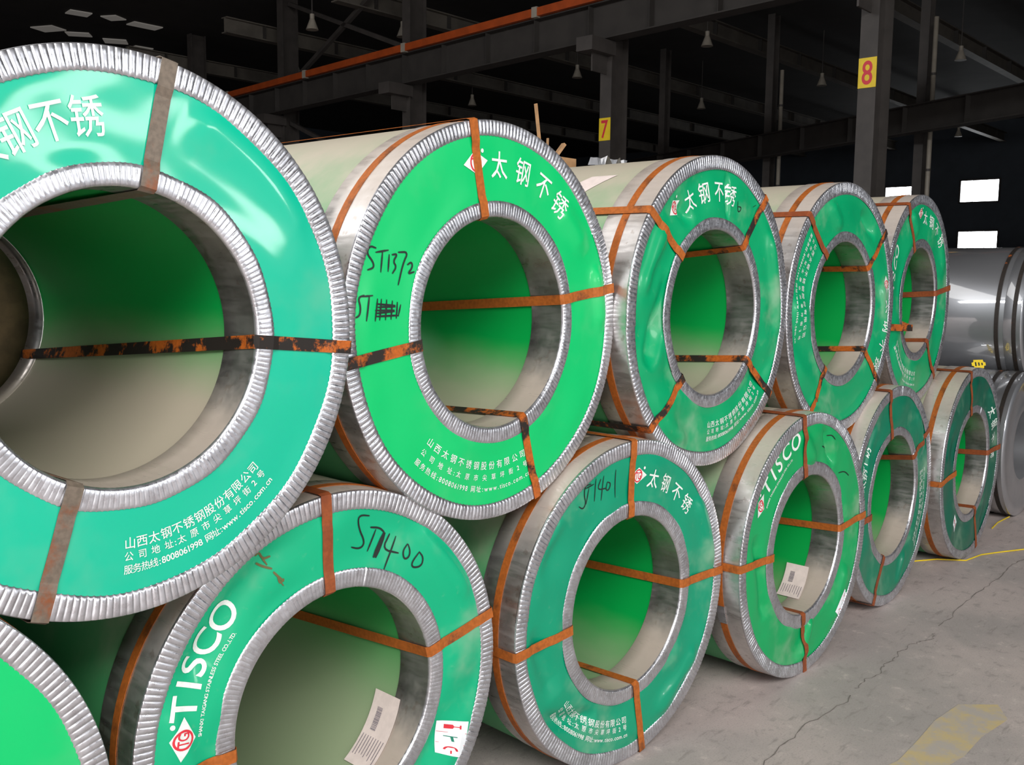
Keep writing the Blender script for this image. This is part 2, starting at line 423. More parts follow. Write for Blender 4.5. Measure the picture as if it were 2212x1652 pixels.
def logo(dent, parent, rc, deg, s):
    # white diamond with a red monogram roundel, and the small registered dot
    o = lay('logo', [subdiv_poly(place(np.array([(.95, 0), (0, -.62), (-.95, 0), (0, .62)]), rc, deg, s), .02)], INK_W, parent, dent, .0020)
    k = np.linspace(0, 2 * PI, 25)[:-1]
    ringv = np.concatenate([np.stack([.44 * np.cos(k), .5 * np.sin(k)], -1), np.stack([.34 * np.cos(k), .40 * np.sin(k)], -1)])
    parts = [(place(ringv, rc, deg, s), [(i, (i + 1) % 24, 24 + (i + 1) % 24, 24 + i) for i in range(24)])]
    for ch, dx in (('T', -.16), ('G', .14)):
        v, f = _gl[ch]; parts.append((place((v - np.array([(v[:, 0].max() + v[:, 0].min()) / 2, .34])) * np.array([.5, .78]) + np.array([dx, 0]), rc, deg, s), f))
    lay('roundel', parts, INK_R, o, dent, .0028)
    dot = np.stack([.11 * np.cos(k) + .62, .11 * np.sin(k) + .55], -1)
    lay('registered_dot', [(place(dot, rc, deg, s), [tuple(range(24))])], INK_W, o, dent, .0020)
def subdiv_poly(v, lim): return subdivide2d([tuple(x) for x in v], [tuple(range(len(v)))], lim)
def writing(dent, parent, strokes, wd=.0055, name='marker_writing'):
    parts = []
    for s in strokes:
        p = np.array(s); q = [p[0]]
        # round the corners a little (Chaikin) and thicken into a pen stroke
        for _ in range(2):
            if len(p) > 2:
                c = [p[0]]
                for a, b in zip(p, p[1:]): c += [a * .75 + b * .25, a * .25 + b * .75]
                p = np.array(c + [p[-1]])
        q = []
        for a, b in zip(p, p[1:]):
            m = max(1, int(np.hypot(*(b - a)) / .015)); q += [a + (b - a) * i / m for i in range(m)]
        q.append(p[-1]); q = np.array(q); d = np.gradient(q, axis=0); d /= np.maximum(np.hypot(d[:, 0], d[:, 1]), 1e-9)[:, None]
        nrm = np.stack([-d[:, 1], d[:, 0]], -1) * wd / 2 * (1 - .5 * np.abs(np.linspace(-1, 1, len(q))) ** 4)[:, None]
        n = len(q); parts.append((np.concatenate([q - nrm, q + nrm]), [(i, i + 1, n + i + 1, n + i) for i in range(n - 1)]))
    lay(name, parts, MARK if name == 'marker_writing' else SMEAR, parent, dent, .0017)
def bore_label(rin, y0, y1, a0, a1, parent, skew=0.):
    n = 12; r = rin - .0035
    def pt(u, v, rr=r):
        a = math.radians(a0 + (a1 - a0) * v + skew * u); return (math.cos(a) * rr, y0 + (y1 - y0) * u - .03 * v, math.sin(a) * rr)
    V = np.array([[pt(u, v) for u in np.linspace(0, 1, 3)] for v in np.linspace(0, 1, n)])
    o = grid_obj('bore_label', V, PAPER, parent, closed_u=False); o['label'] = 'white paper label with a barcode'
    vs = []; fs = []
    def strip(u0, u1, v0, v1):
        k = len(vs); vs.extend([pt(u0, v0, r - .0012), pt(u1, v0, r - .0012), pt(u1, v1, r - .0012), pt(u0, v1, r - .0012)]); fs.append((k, k + 1, k + 2, k + 3))
    rr = random.Random(3); v = .2
    while v < .5:
        d = rr.uniform(.004, .012); strip(.55, .75, v, v + d); v += d + rr.uniform(.004, .01)
    mesh_obj('barcode', vs, fs, GREYINK, o)
    vs = []; fs = []
    for i in range(9):
        u = .08 + i * .1; strip(u, u + .02, .58, .58 + rr.uniform(.2, .36))
    mesh_obj('label_print', vs, fs, GREYINK, o)

def sticker(dent, parent, c):
    """handling-symbol sticker: three panels; c = four polar corners (r,deg): inner top, outer top, outer bottom, inner bottom"""
    q = [np.array([r * math.cos(math.radians(a)), r * math.sin(math.radians(a))]) for r, a in c]
    def at(u, v): return (q[0] * (1 - u) + q[1] * u) * (1 - v) + (q[3] * (1 - u) + q[2] * u) * v
    g = [at(u, v) for v in np.linspace(0, 1, 10) for u in np.linspace(0, 1, 6)]
    o = lay('handling_sticker', [(np.array(g), [(r * 6 + k, r * 6 + k + 1, r * 6 + k + 7, r * 6 + k + 6) for r in range(9) for k in range(5)])], PAPER2, parent, dent, .0016)
    o['label'] = 'white handling sticker with three symbols'
    def poly(pts, p): return (np.array([at(.08 + u * .84, (p + .06 + v * .88) / 3) for u, v in pts]), [tuple(range(len(pts)))])
    k = np.linspace(0, PI, 12)
    goblet = [poly([(.2, .28), (.52, .3), (.58, .5), (.52, .7), (.2, .72)], 0), poly([(.55, .46), (.78, .46), (.78, .54), (.55, .54)], 0), poly([(.76, .32), (.82, .32), (.82, .68), (.76, .68)], 0)]
    umb = [poly([(.5 - .3 * math.cos(x), .55 - .4 * math.sin(x)) for x in k], 2), poly([(.47, .55), (.53, .55), (.53, .85), (.47, .85)], 2)]
    lay('goblet_symbol', goblet, INK_R, o, dent, .0026); lay('umbrella_symbol', umb, INK_R, o, dent, .0026)
    lay('arrow_symbol', [poly([(.2, .3), (.7, .3), (.7, .38), (.2, .38)], 1), poly([(.45, .38), (.55, .38), (.6, .8), (.5, .8)], 1)], INK_G, o, dent, .0026)
    lay('red_rules', [(np.array([at(0.02, v), at(.98, v), at(.98, v + .012), at(.02, v + .012)]), [(0, 1, 2, 3)]) for v in (.33, .66)], INK_R, o, dent, .0026)

GROUP = 'film-wrapped steel coils stacked two high'
def coil(x, y, z, R, rin, yaw, cover, label, seed, amp=.003, folds=(), n_out=240, n_in=190, per=6, hoopmat='rust', flange_w=.055, hoop_y=.088, dust='faint', inner_w=.050):
    root = empty('steel_coil', (x, y, z - R), yaw); tag(root, label, 'steel coil', GROUP)
    ax = (0, 0, R); dent = Dent(seed, amp, R, rin, folds); rs = random.Random(seed + 99)
    nt = 360; th = np.linspace(0, 2 * PI, nt + 1)[:-1]
    kids = []
    # film round the outside and lining the bore, back cover
    for nm, r, y0, y1, m, fl in (('outer_wrap', R - .003, .02, L, dusty, False), ('bore_lining', rin + .003, .02, L, BORE[dust], True)):
        V = np.array([[(math.cos(a) * r, yy, math.sin(a) * r) for a in th[::2]] for yy in np.linspace(y0, y1, 4)]); kids.append(grid_obj(nm, V, m, root, flip=fl))
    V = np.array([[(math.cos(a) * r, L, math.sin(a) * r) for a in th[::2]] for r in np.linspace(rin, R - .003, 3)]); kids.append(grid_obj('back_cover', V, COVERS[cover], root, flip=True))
    # front cover with its dents
    rr = np.linspace(rin + .012, R - .014, 44); T, RR = np.meshgrid(th, rr); E_ = RR * np.cos(T); Z_ = RR * np.sin(T)
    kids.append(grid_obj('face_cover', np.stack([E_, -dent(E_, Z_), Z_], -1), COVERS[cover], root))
    # edge guards: crimped flange, rounded shoulder, band
    fo = R - flange_w; h = .0021
    prof = [(fo, -.0006, .0, .006), (fo + .003, -.0022, h * .35, .006), (fo + .010, -.0026, h * .8, .004)]
    prof += [(fo + .010 + (R - .003 - fo - .010) * t, -.003, h * (1 - .3 * t), .003 * (1 - t)) for t in (.25, .5, .75, 1.)]
    prof += [(R - .003 + .003 * math.sin(a), .003 - .006 * math.cos(a), h * .8 * (1 - a / 1.57) + .0002, 0) for a in (.4, .8, 1.2, 1.5708)]
    prof += [(R, .024, .0, 0), (R + .0005, .085, 0, 0), (R, .168, 0, 0), (R - .003, .171, 0, 0)]
    fl = ring('outer_flange', prof[:11], n_out, per, rs.uniform(0, 6.28), dent, STEEL, root, False, .25); kids.append(fl)
    th2 = th; V = np.array([[(math.cos(a) * r, yy, math.sin(a) * r) for a in th2] for r, yy, _, _ in prof[10:]]); V[0, :, 1] = .0022
    kids.append(grid_obj('outer_band', V, STEEL_BAND, root))
    fi = rin + inner_w; h = .0007
    prof = [(fi, -.0006, 0, -.004), (fi - .003, -.002, h * .4, -.004), (fi - .009, -.0024, h * .9, -.003)]
    prof += [(fi - .009 - (fi - .009 - rin - .007) * t, -.0026, h * (1 - .4 * t), -.002 * (1 - t)) for t in (.33, .66, 1.)]
    prof += [(rin + .007 - .007 * math.sin(a), .007 - .0095 * math.cos(a), h * .3 * (1 - a / 1.57), 0) for a in (.5, 1., 1.5708)]
    kids.append(ring('inner_flange', prof, n_in, per, rs.uniform(0, 6.28), dent, STEEL, root, True, .3))
    V = np.array([[(math.cos(a) * r, yy, math.sin(a) * r) for a in th] for r, yy in ((rin, .004), (rin, .02), (rin - .0006, .07), (rin, .128), (rin + .003, .131))])
    kids.append(grid_obj('inner_sleeve', V, STEEL_SLEEVE, root, flip=True))
    V = np.array([[(math.cos(a) * r, yy, math.sin(a) * r) for a in th[::2]] for r, yy in ((rin + .003, L - .09), (rin - .002, L - .088), (rin - .002, L + .004), (rin + .05, L + .004))])
    kids.append(grid_obj('inner_sleeve', V, STEEL_SLEEVE, root))
    if hoopmat: kids.append(hoop(R + .002, hoop_y, hoopmat, root))
    return dict(root=root, dent=dent, R=R, rin=rin, ax=ax)
def finish(c):
    for ch in list(c['root'].children): ch.location = c['ax']
dusty = dusty_wrap()
def st(c, ai, ao, far, mat='rust', **k): radial_strap(c['dent'], c['R'], c['rin'], ai, ao, far, mat, c['root'], **k)

W_B = [[(0.103,0.498),(0.072,0.506),(0.061,0.496),(0.068,0.465),(0.085,0.434),(0.082,0.418),(0.065,0.414),(0.04,0.424)],[(0.107,0.465),(0.14,0.458),(0.156,0.442)],[(0.127,0.456),(0.096,0.4)],[(0.155,0.442),(0.116,0.379)],[(0.158,0.441),(0.123,0.377)],[(0.175,0.435),(0.146,0.396),(0.202,0.375)],[(0.196,0.424),(0.148,0.337)],[(0.236,0.395),(0.216,0.378),(0.219,0.354),(0.236,0.356),(0.243,0.373),(0.237,0.394)],[(0.277,0.365),(0.245,0.34),(0.248,0.324),(0.28,0.322),(0.289,0.345),(0.275,0.365)]]
W_U1 = [[(-0.474,0.211),(-0.497,0.217),(-0.508,0.197),(-0.486,0.176),(-0.483,0.16),(-0.506,0.154)],[(-0.477,0.2),(-0.431,0.207)],[(-0.452,0.205),(-0.46,0.148)],[(-0.429,0.196),(-0.434,0.15)],[(-0.42,0.195),(-0.399,0.198),(-0.416,0.177),(-0.403,0.164),(-0.419,0.145)],[(-0.398,0.202),(-0.361,0.204),(-0.38,0.173),(-0.398,0.114)],[(-0.365,0.169),(-0.349,0.178),(-0.346,0.162),(-0.365,0.144),(-0.339,0.151)],[(-0.517,0.089),(-0.538,0.083),(-0.53,0.059),(-0.533,0.037),(-0.546,0.031)],[(-0.529,0.085),(-0.489,0.088)],[(-0.501,0.089),(-0.512,0.021)],[(-0.478,0.066),(-0.387,0.058),(-0.473,0.057)],[(-0.482,0.049),(-0.389,0.047),(-0.478,0.041)],[(-0.481,0.033),(-0.396,0.034)],[(-0.473,0.08),(-0.482,0.02)],[(-0.459,0.079),(-0.466,0.022)],[(-0.44,0.077),(-0.445,0.022)],[(-0.419,0.074),(-0.425,0.023)],[(-0.401,0.07),(-0.406,0.025)],[(-0.389,0.063),(-0.399,0.031)]]
W_C = [[(-0.225,0.46),(-0.257,0.458),(-0.261,0.428),(-0.25,0.398),(-0.265,0.38),(-0.286,0.393)],[(-0.257,0.448),(-0.209,0.457)],[(-0.236,0.448),(-0.25,0.395)],[(-0.199,0.474),(-0.208,0.398)],[(-0.172,0.469),(-0.193,0.434),(-0.144,0.434)],[(-0.157,0.478),(-0.175,0.396)],[(-0.139,0.454),(-0.15,0.428),(-0.133,0.425),(-0.121,0.448),(-0.139,0.454)],[(-0.097,0.491),(-0.101,0.395)]]
W_D = [[(0.16,0.459),(0.187,0.46),(0.219,0.436)],[(0.098,0.421),(0.13,0.411),(0.153,0.39)],[(0.269,0.278),(0.324,0.279),(0.369,0.252)]]
W_U2 = [[(0.142,0.434),(0.145,0.393),(0.165,0.396),(0.172,0.413),(0.144,0.413)],[(0.276,0.419),(0.3,0.428)]]

# ---- lower row, nearest first
c = coil(-.9647, -.0307, .6167, .6167, .29, .0021, 'bright', 'green coil on the floor cut off by the lower left corner of the photo', 11, .002)
finish(c)
c = coil(.3287, .079, .5796, .5796, .3157, -.0235, 'sea', 'sea-green floor coil with white Latin capitals and bold black marker writing at its top right', 12, .006,
         [(-.2, .5, -.42, .22, .05, -.007), (-.40, -.1, -.50, .15, .03, .004), (.28, .44, .46, .22, .03, .006)], dust='medium', inner_w=.055)
d = c['dent']; r = c['root']
logo(d, r, .464, 171.6, .055); word(d, r, .470, [163, 156.6, 151.4, 144.2, 135.6], .098); line(d, r, SUB, .418, 172, 137.5, .0130, False, 'company_lettering')
writing(d, r, W_B[:3] + W_B[5:]); writing(d, r, W_B[3:5], .011);
writing(d, r, [[(-.251,.46),(-.24,.468),(-.225,.445),(-.204,.449)],[(-.246,.44),(-.228,.428),(-.204,.418)],[(-.233,.459),(-.215,.429)],[(-.202,.41),(-.189,.395),(-.173,.38)],[(-.191,.398),(-.184,.375),(-.173,.387)],[(-.186,.385),(-.173,.368)]], .006, 'rust_smear'); st(c, 96.4, 94.5, 96, 'brown'); st(c, 10.6, 11.4, -7); st(c, -175.7, -178, -176)
bore_label(c['rin'], .10, .215, -21, -62, r); sticker(d, r, [(.386, -25.2), (.517, -23.6), (.548, -35.0), (.435, -37.2)])
finish(c)
c = coil(1.5399, -.0077, .5797, .5797, .3083, -.0481, 'sea_dimmed', 'sea-green floor coil with thin black marker writing at its top left', 13, .005,
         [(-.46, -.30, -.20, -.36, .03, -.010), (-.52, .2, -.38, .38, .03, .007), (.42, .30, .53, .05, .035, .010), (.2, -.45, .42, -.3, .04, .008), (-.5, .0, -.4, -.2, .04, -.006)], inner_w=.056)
d = c['dent']; r = c['root']
logo(d, r, .453, 86.5, .048); heading(d, r, .445, [75.4, 64.5, 53.5, 43.5], .066); address(d, r, -143, -91, .428, .455, .482)
writing(d, r, W_C, .0045); st(c, 92.4, 90.6, 92); st(c, 0, 0, -11); st(c, -176.7, -175.9, -176); st(c, -83.2, -81.5, -104)
finish(c)
c = coil(2.7046, -.1232, .5764, .5764, .3039, -.0208, 'moss', 'grass-green floor coil with white Latin capitals and a barcode label in its bore', 14, .005,
         [(-.02, -.52, .06, -.34, .025, .010), (-.1, .52, .02, .36, .03, .008), (.12, .5, .2, .34, .025, -.009), (-.45, .1, -.36, -.22, .03, -.007), (.4, -.2, .3, -.4, .04, .006)], inner_w=.062)
d = c['dent']; r = c['root']
logo(d, r, .485, 150.2, .055); word(d, r, .490, [140.2, 133, 126.3, 117.4, 107.4], .102); line(d, r, SUB, .432, 149, 113, .0130, False, 'company_lettering')
writing(d, r, W_D, .005); st(c, 100.1, 99.2, 100, 'brown'); st(c, 2.8, 3.5, -9); st(c, 179, 178.8, 179, 'rust'); st(c, -94.4, -88.4, -94, 'brown')
bore_label(c['rin'], .105, .215, -36, -72, r); sticker(d, r, [(.46, -37.5), (.53, -37.0), (.53, -51), (.46, -53)])
# silver crimp seal on the hoop strap
th = [math.radians(x) for x in np.linspace(-164, -156, 7)]
s = ribbon('strap_seal', [(math.cos(a) * .5805, .088, math.sin(a) * .5805) for a in th], [(math.cos(a), 0, math.sin(a)) for a in th], .036, .003, STEEL, r); s['label'] = 'silver crimp seal'
finish(c)
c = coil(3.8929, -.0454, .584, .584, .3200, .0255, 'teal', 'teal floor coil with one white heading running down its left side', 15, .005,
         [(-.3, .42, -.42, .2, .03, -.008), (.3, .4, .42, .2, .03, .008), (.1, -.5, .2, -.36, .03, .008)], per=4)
d = c['dent']; r = c['root']
heading(d, r, .47, [165, 157.5, 150, 142.5], .07); address(d, r, -45, 10)
st(c, 105, 104, 105, 'brown'); st(c, 32, 31, 3, 'brown'); st(c, -170, -172, -170, 'brown'); st(c, -110, -114, -110, 'brown')
finish(c)
c = coil(5.0995, -.0688, .5935, .5935, .3149, .0164, 'dark_teal_dimmed', 'dark teal coil at the far end of the wrapped floor row', 16, .005,
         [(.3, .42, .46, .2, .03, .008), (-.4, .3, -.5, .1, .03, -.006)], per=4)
d = c['dent']; r = c['root']
heading(d, r, .45, [40, 27, 14, 1], .075); sticker(d, r, [(.40, -125), (.47, -125), (.47, -137), (.40, -138)])
st(c, 106, 104, 106, 'brown'); st(c, 4.5, 3.2, -8, 'brown'); st(c, -178, -176, -178); st(c, -70, -72, -84, 'brown')
finish(c)
# ---- upper row
c = coil(-.2661, .011, 1.5884, .5843, .3096, .0136, 'turquoise', 'large turquoise coil cut by the left edge, shiny with window reflections', 21, .0022,
         [(.2, .5, .5, .3, .08, .003)], dust='heavy')
d = c['dent']; r = c['root']
heading(d, r, .447, [127, 117.6, 108.2, 98.8], .080); address(d, r, -93, -45)
st(c, 80.3, 79.2, 63, 'grey', wd=.036); st(c, -3.6, -4.5, -24, 'charred'); st(c, -112.9, -110.3, -112, 'grey', wd=.036)
finish(c)
c = coil(.9154, .0645, 1.5823, .5928, .3134, .0131, 'bright', 'bright green upper coil with crossed-out black marker writing left of its bore', 22, .0022,
         [(.50, .16, .54, -.02, .03, .012), (.30, .36, .42, .24, .04, .004)], dust='light', flange_w=.049)
d = c['dent']; r = c['root']
logo(d, r, .474, 102.2, .055); heading(d, r, .466, [89.8, 76.6, 63.8, 52], .078); address(d, r, -132.5, -71.5, .430, .466, .500)
writing(d, r, W_U1, .0055); st(c, 101.5, 101.4, 101, 'rust'); st(c, 12.3, 10, -2); st(c, -170.8, -171.4, -171, 'mixed'); st(c, -68.3, -71, -90, 'mixed')
finish(c)
c = coil(2.1018, .0182, 1.5881, .5953, .3167, .005, 'leaf', 'leaf-green upper coil with four straps and a white heading over its bore', 23, .006,
         [(-.46, -.16, -.32, .12, .035, -.014), (-.36, -.4, -.2, -.48, .04, .008), (-.28, .40, -.2, .34, .03, -.008), (.42, .3, .54, -.1, .03, .010), (-.5, .1, -.38, .3, .03, .007), (.06, .52, .07, .36, .012, -.006)], dust='light')
d = c['dent']; r = c['root']
logo(d, r, .487, 128, .05); heading(d, r, .462, [115.6, 103.4, 91, 79], .078); address(d, r, -94, -42, .436, .464, .492)
writing(d, r, W_U2, .004)
st(c, 140, 142, 140); st(c, 53, 51, 28, 'mixed'); st(c, -133.2, -137, -133, 'mixed', ); st(c, -37.7, -37, -56, 'mixed')
# pale paper label on the outside of the wrap
V = np.array([[(math.cos(math.radians(a)) * .5945, yy + .008 * (a - 125), math.sin(math.radians(a)) * .5945) for yy in (.30, .42)] for a in np.linspace(120, 132, 6)])
grid_obj('wrap_label', V, PAPER, r, closed_u=False)['label'] = 'pale paper label'
finish(c)
c = coil(3.2887, .0155, 1.5794, .5934, .3163, -.0048, 'leaf', 'green upper coil with its white heading running down the right side of the bore', 24, .006,
         [(-.2, .48, -.1, .38, .03, .008), (.2, .46, .3, .36, .03, -.008), (.45, .1, .5, -.15, .03, .008), (-.3, -.42, -.1, -.5, .03, .007)])
d = c['dent']; r = c['root']
logo(d, r, .497, 13.4, .05); heading(d, r, .497, [.5, -11.4, -23.6, -35.4], .075); address(d, r, 138, 196, .44, .475, .51)
st(c, 132, 134.5, 132, 'brown'); st(c, 38, 40, 35, 'mixed'); st(c, -124.5, -124.5, -125, 'mixed'); st(c, -39.8, -40.6, -60, 'mixed')
finish(c)
c = coil(4.4744, .0878, 1.6029, .5928, .2972, .0502, 'leaf', 'last green upper coil with a loose strap end sticking into its bore', 25, .006,
         [(-.2, .48, -.1, .38, .03, .008), (.3, .4, .42, .2, .03, .008), (-.4, -.25, -.25, -.42, .03, .006)], per=4)
d = c['dent']; r = c['root']
logo(d, r, .49, 96, .05); heading(d, r, .47, [84, 72, 60, 48], .075); word(d, r, .49, [178, 171, 164, 156, 147], .10); address(d, r, -150, -92, .42, .45, .48)
st(c, 117, 118, 117, 'brown'); st(c, 7, 6.7, -8, 'brown'); st(c, -53, -52, -75, 'brown')
# the loose strap: over the left flange, out past the bore edge, folded back inside
R_, ri_ = c['R'], c['rin']; pts = [(-R_ - .005, .25, -.13), (-R_ - .005, .0, -.13), (-.50, -.014, -.135), (-.40, -.018, -.14), (-.30, -.03, -.145), (-.20, -.035, -.148), (-.185, -.02, -.15), (-.2, .03, -.13), (-.262, .16, -.11), (-.275, .4, -.11)]
ribbon('strap', pts, [(-1, 0, 0), (-1, -1, 0), (0, -1, 0), (0, -1, 0), (0, -1, 0), (.3, -1, 0), (1, 0, 0), (1, .4, 0), (1, .3, 0), (1, .1, 0)], .036, .0014, STRAP['mixed'], r)['label'] = 'loose bent strap end'
finish(c)
bpy.context.view_layer.update()

# ---- bare steel coils beyond the wrapped row
def bare_coil(x, y, z, R, rin, label, tagy=True):
    root = empty('bare_steel_coil', (x, y, z - R)); tag(root, label, 'steel coil', 'bare steel coils beyond the wrapped row')
    th = np.linspace(0, 2 * PI, 145)[:-1]
    def rev(nm, prof, m, flip=False):
        V = np.array([[(math.cos(a) * r, yy, math.sin(a) * r) for a in th] for r, yy in prof]); grid_obj(nm, V, m, root, flip=flip)
    rev('outer_wrap', [(R - .002, .02), (R - .002, .16), (R - .002, 1.2), (rin, 1.2)], STEEL_BARE)
    rev('bore_lining', [(rin, .0), (rin, 1.2)], STEEL_BARE, True)
    rev('face_cover', [(rin, 0.), (rin + .05, -.003), (rin + .06, .0), (R - .08, .0), (R - .07, -.004), (R - .012, -.003), (R, .008)], STEEL_BARE)
    rev('outer_band', [(R, .006), (R + .001, .12), (R - .002, .122)], STEEL_BAND if False else STEEL_BARE)
    for yy in (.05, .17, 1.05): hoop(R + .003, yy, 'black', root, .028)
    for ch in root.children: ch.location = (0, 0, R)
    return root
bare_coil(6.53, .0, .53, .53, .26, 'bare silver coil on the floor next to the dark teal coil')
bare_coil(7.62, .05, .53, .53, .26, 'bare silver coil on the floor at the right edge, behind the first one')
bare_coil(7.08, .08, 1.445, .53, .26, 'bare shiny steel coil resting on top of two others by the windows')
# ---- second row deep in the stack
def rear_coil(x, z, label):
    R, rin = .575, .27; root = empty('paper_wrapped_coil', (x, 1.42, z - R)); tag(root, label, 'steel coil', 'paper-wrapped coils in the row behind')
    th = np.linspace(0, 2 * PI, 97)[:-1]
    def rev(nm, prof, m, flip=False):
        V = np.array([[(math.cos(a) * r, yy, math.sin(a) * r) for a in th] for r, yy in prof]); grid_obj(nm, V, m, root, flip=flip)
    rev('outer_wrap', [(R, .01), (R, 1.2), (rin, 1.2)], KRAFT); rev('bore_lining', [(rin, .0), (rin, 1.2)], KRAFT, True); rev('face_cover', [(rin, 0.), (rin + .03, -.004), (R - .05, -.004), (R, .01)], KRAFT)
    rev('inner_sleeve', [(rin - .001, -.002), (rin - .001, .08)], STEEL_SLEEVE, True)
    for ch in root.children: ch.location = (0, 0, R)
rear_coil(-.86, .575, 'brown paper-wrapped coil on the floor of the row behind, under the other')
rear_coil(.3, .575, 'brown paper-wrapped coil behind the sea-green coil with capitals')
rear_coil(-.28, 1.566, 'brown paper-wrapped coil seen through the bore of the large turquoise coil')

# ------------------------------------------------------------------ hall: columns, crane girders, rafters, lamps, far windows
def steel_column(x, y, num=None, pz=0., label='', h=9.0, bw=.25, dp=.5, bracket=True, mat=IRON):
    root = empty('steel_column', (x, y, 0)); tag(root, label, 'column', None, 'structure')
    for sx in (-1, 1):
        bm = bmesh.new(); box(bm, (sx * (dp / 2 - .01), 0, h / 2), (.02, bw, h)); bm_obj('flange', bm, mat, root)
    bm = bmesh.new(); box(bm, (0, 0, h / 2), (dp - .04, .016, h)); bm_obj('web', bm, mat, root)
    if bracket:
        bm = bmesh.new(); box(bm, (-.55, 0, 5.72), (.7, bw + .1, .24)); box(bm, (-.45, 0, 5.45), (.45, .03, .32)); bm_obj('bracket', bm, mat, root)
    if num:
        bm = bmesh.new(); box(bm, (-dp / 2 - .006, 0, pz), (.008, bw, .40)); p = bm_obj('number_plate', bm, YELLOW, root); p['label'] = 'yellow number plate'
        v, f = _gl[num]; v = (v - (v.max(0) + v.min(0)) / 2) / (v[:, 1].max() - v[:, 1].min()) * .32 * np.array([.72, 1])
        mesh_obj('numeral', [(-dp / 2 - .012, -a, pz + b) for a, b in v], f, INK_R, p)['label'] = 'red numeral'
    return root
steel_column(12.42, 3.66, '8', 4.50, 'dark steel column with yellow number plate 8')
steel_column(13.5, 8.9, '7', 4.33, 'dark steel column with yellow number plate 7')
steel_column(14.0, 14.8, None, 0, 'dark column behind the second upper coil, under the crane girder')
steel_column(14.8, 20.7, None, 0, 'dark column behind the top right of the turquoise coil')
steel_column(15.5, 26.5, None, 0, 'dimmest dark column, farthest left behind the turquoise coil')
for x, y, lb in ((21.05, 6.08, 'column behind the right pale downpipe'), (22.55, 10.5, 'column behind the left pale downpipe'), (24.1, 14.8, 'far thin column right of number plate 7')):
    c = steel_column(x, y, None, 0, lb, 8.4, .2, .3, False)
    if x < 21:
        bm = bmesh.new(); box(bm, (-.156, .0, 3.85), (.008, .18, .3)); bm_obj('number_plate', bm, YELLOW, c)['label'] = 'small yellow plate'
def downpipe(x, y, h, lb):
    root = empty('downpipe', (x, y, 0)); tag(root, lb, 'pipe', 'pale downpipes in the far bay')
    bm = bmesh.new(); tube(bm, (0, 0, 0), (0, 0, h), .05); bm_obj('pipe', bm, PALE, root, True)
    for z in (2., 4., 6.):
        bm = bmesh.new(); tube(bm, (0, 0, z), (0, 0, z + .05), .062); bm_obj('pipe_clamp', bm, IRON, root)
downpipe(20.55, 5.72, 7.2, 'pale downpipe right of the number 8 column')
downpipe(22.15, 10.02, 6.9, 'pale downpipe between the number 7 and number 8 columns')

def girder(name, a, b, z0, z1, label, side=-1, fl=.3, n=14):
    """I-section crane girder from a to b (x,y), with web stiffeners on the side facing the aisle"""
    root = empty(name, (a[0], a[1], z0)); tag(root, label, 'girder', None, 'structure')
    d = Vector((b[0] - a[0], b[1] - a[1], 0)); Ln = d.length; d.normalize(); s = Vector((-d.y, d.x, 0)) * side; o = Vector((0, 0, 0)); h = z1 - z0
    for nm, zz in (('bottom_flange', .012), ('top_flange', h - .012)):
        bm = bmesh.new(); bar(bm, o + Vector((0, 0, zz)), d * Ln + Vector((0, 0, zz)), fl, .024); bm_obj(nm, bm, IRON2, root)
    bm = bmesh.new(); bar(bm, o + Vector((0, 0, h / 2)), d * Ln + Vector((0, 0, h / 2)), .016, h - .048); bm_obj('web', bm, IRON2, root)
    for i in range(n):
        p = d * (Ln * (i + .5) / n) + s * .07 + Vector((0, 0, h / 2)); bm = bmesh.new(); box(bm, p, (.13, .014, h - .05), Matrix((-s, d, Vector((0, 0, 1)))).transposed()); bm_obj('stiffener', bm, IRON2, root)
    return root, d, s, Ln
gx = lambda y: 12.36 + .09 * y
g, d, s, Ln = girder('crane_girder', (gx(-4), -4), (gx(32), 32), 5.85, 6.5, 'near crane girder carrying an orange rail, sloping across the dark upper background', 1, .32, 26)
# orange conductor rail along the girder's top edge with pale insulators
cr = empty('conductor_rail', (gx(-4), -4, 6.5)); tag(cr, 'orange conductor rail along the top of the near crane girder', 'rail')
ofs = Vector((-.2, 0, .08))
bm = bmesh.new(); bar(bm, ofs, d * Ln + ofs, .10, .15); bm_obj('rail', bm, ORANGE, cr)
for i in range(9):
    bm = bmesh.new(); box(bm, d * (2.2 + i * 4.1) + ofs, (.13, .13, .19)); bm_obj('insulator', bm, PALE, cr)
def bx2(y): return 17.35 + .45 * y
girder('crane_girder', (bx2(-3.5), -3.5), (bx2(20), 20), 4.75, 5.32, 'lower far crane girder crossing behind the number 8 column', 1, .3, 16)
for y, lb in ((7.5, 'roof rafter running above the right downpipe'), (12.0, 'roof rafter running above the left downpipe'), (17.0, 'dim roof rafter over the number 7 column'), (21.7, 'faint roof rafter deep in the hall'), (27.0, 'faintest roof rafter at the back of the hall')):
    root = empty('roof_rafter', (13.5, y, 8.0)); tag(root, lb, 'rafter', None, 'structure')
    for nm, z, wd, hh in (('bottom_flange', 0, .26, .03), ('web', .19, .02, .35), ('top_flange', .38, .26, .03)):
        bm = bmesh.new(); box(bm, (17.2, 0, z), (34.4, wd, hh)); bm_obj(nm, bm, RAFT, root)
    for i in range(14):
        bm = bmesh.new(); box(bm, (1.2 + i * 2.45, -.07, .19), (.03, .12, .34)); bm_obj('stiffener', bm, IRON2, root)
for a, b, lb in (((14.0, 14.9, 6.7), (14.8, 20.6, 8.8), 'diagonal brace rising between the two columns above the girder'), ((14.0, 14.9, 8.8), (14.8, 20.6, 6.7), 'diagonal brace falling between the two columns above the girder'), ((14.0, 14.8, 3.6), (14.8, 20.6, 5.7), 'diagonal brace under the girder left of its column')):
    bm = bmesh.new(); bar(bm, a, b, .1, .1); tag(bm_obj('diagonal_brace', bm, IRON, None), lb, 'brace', None, 'structure')
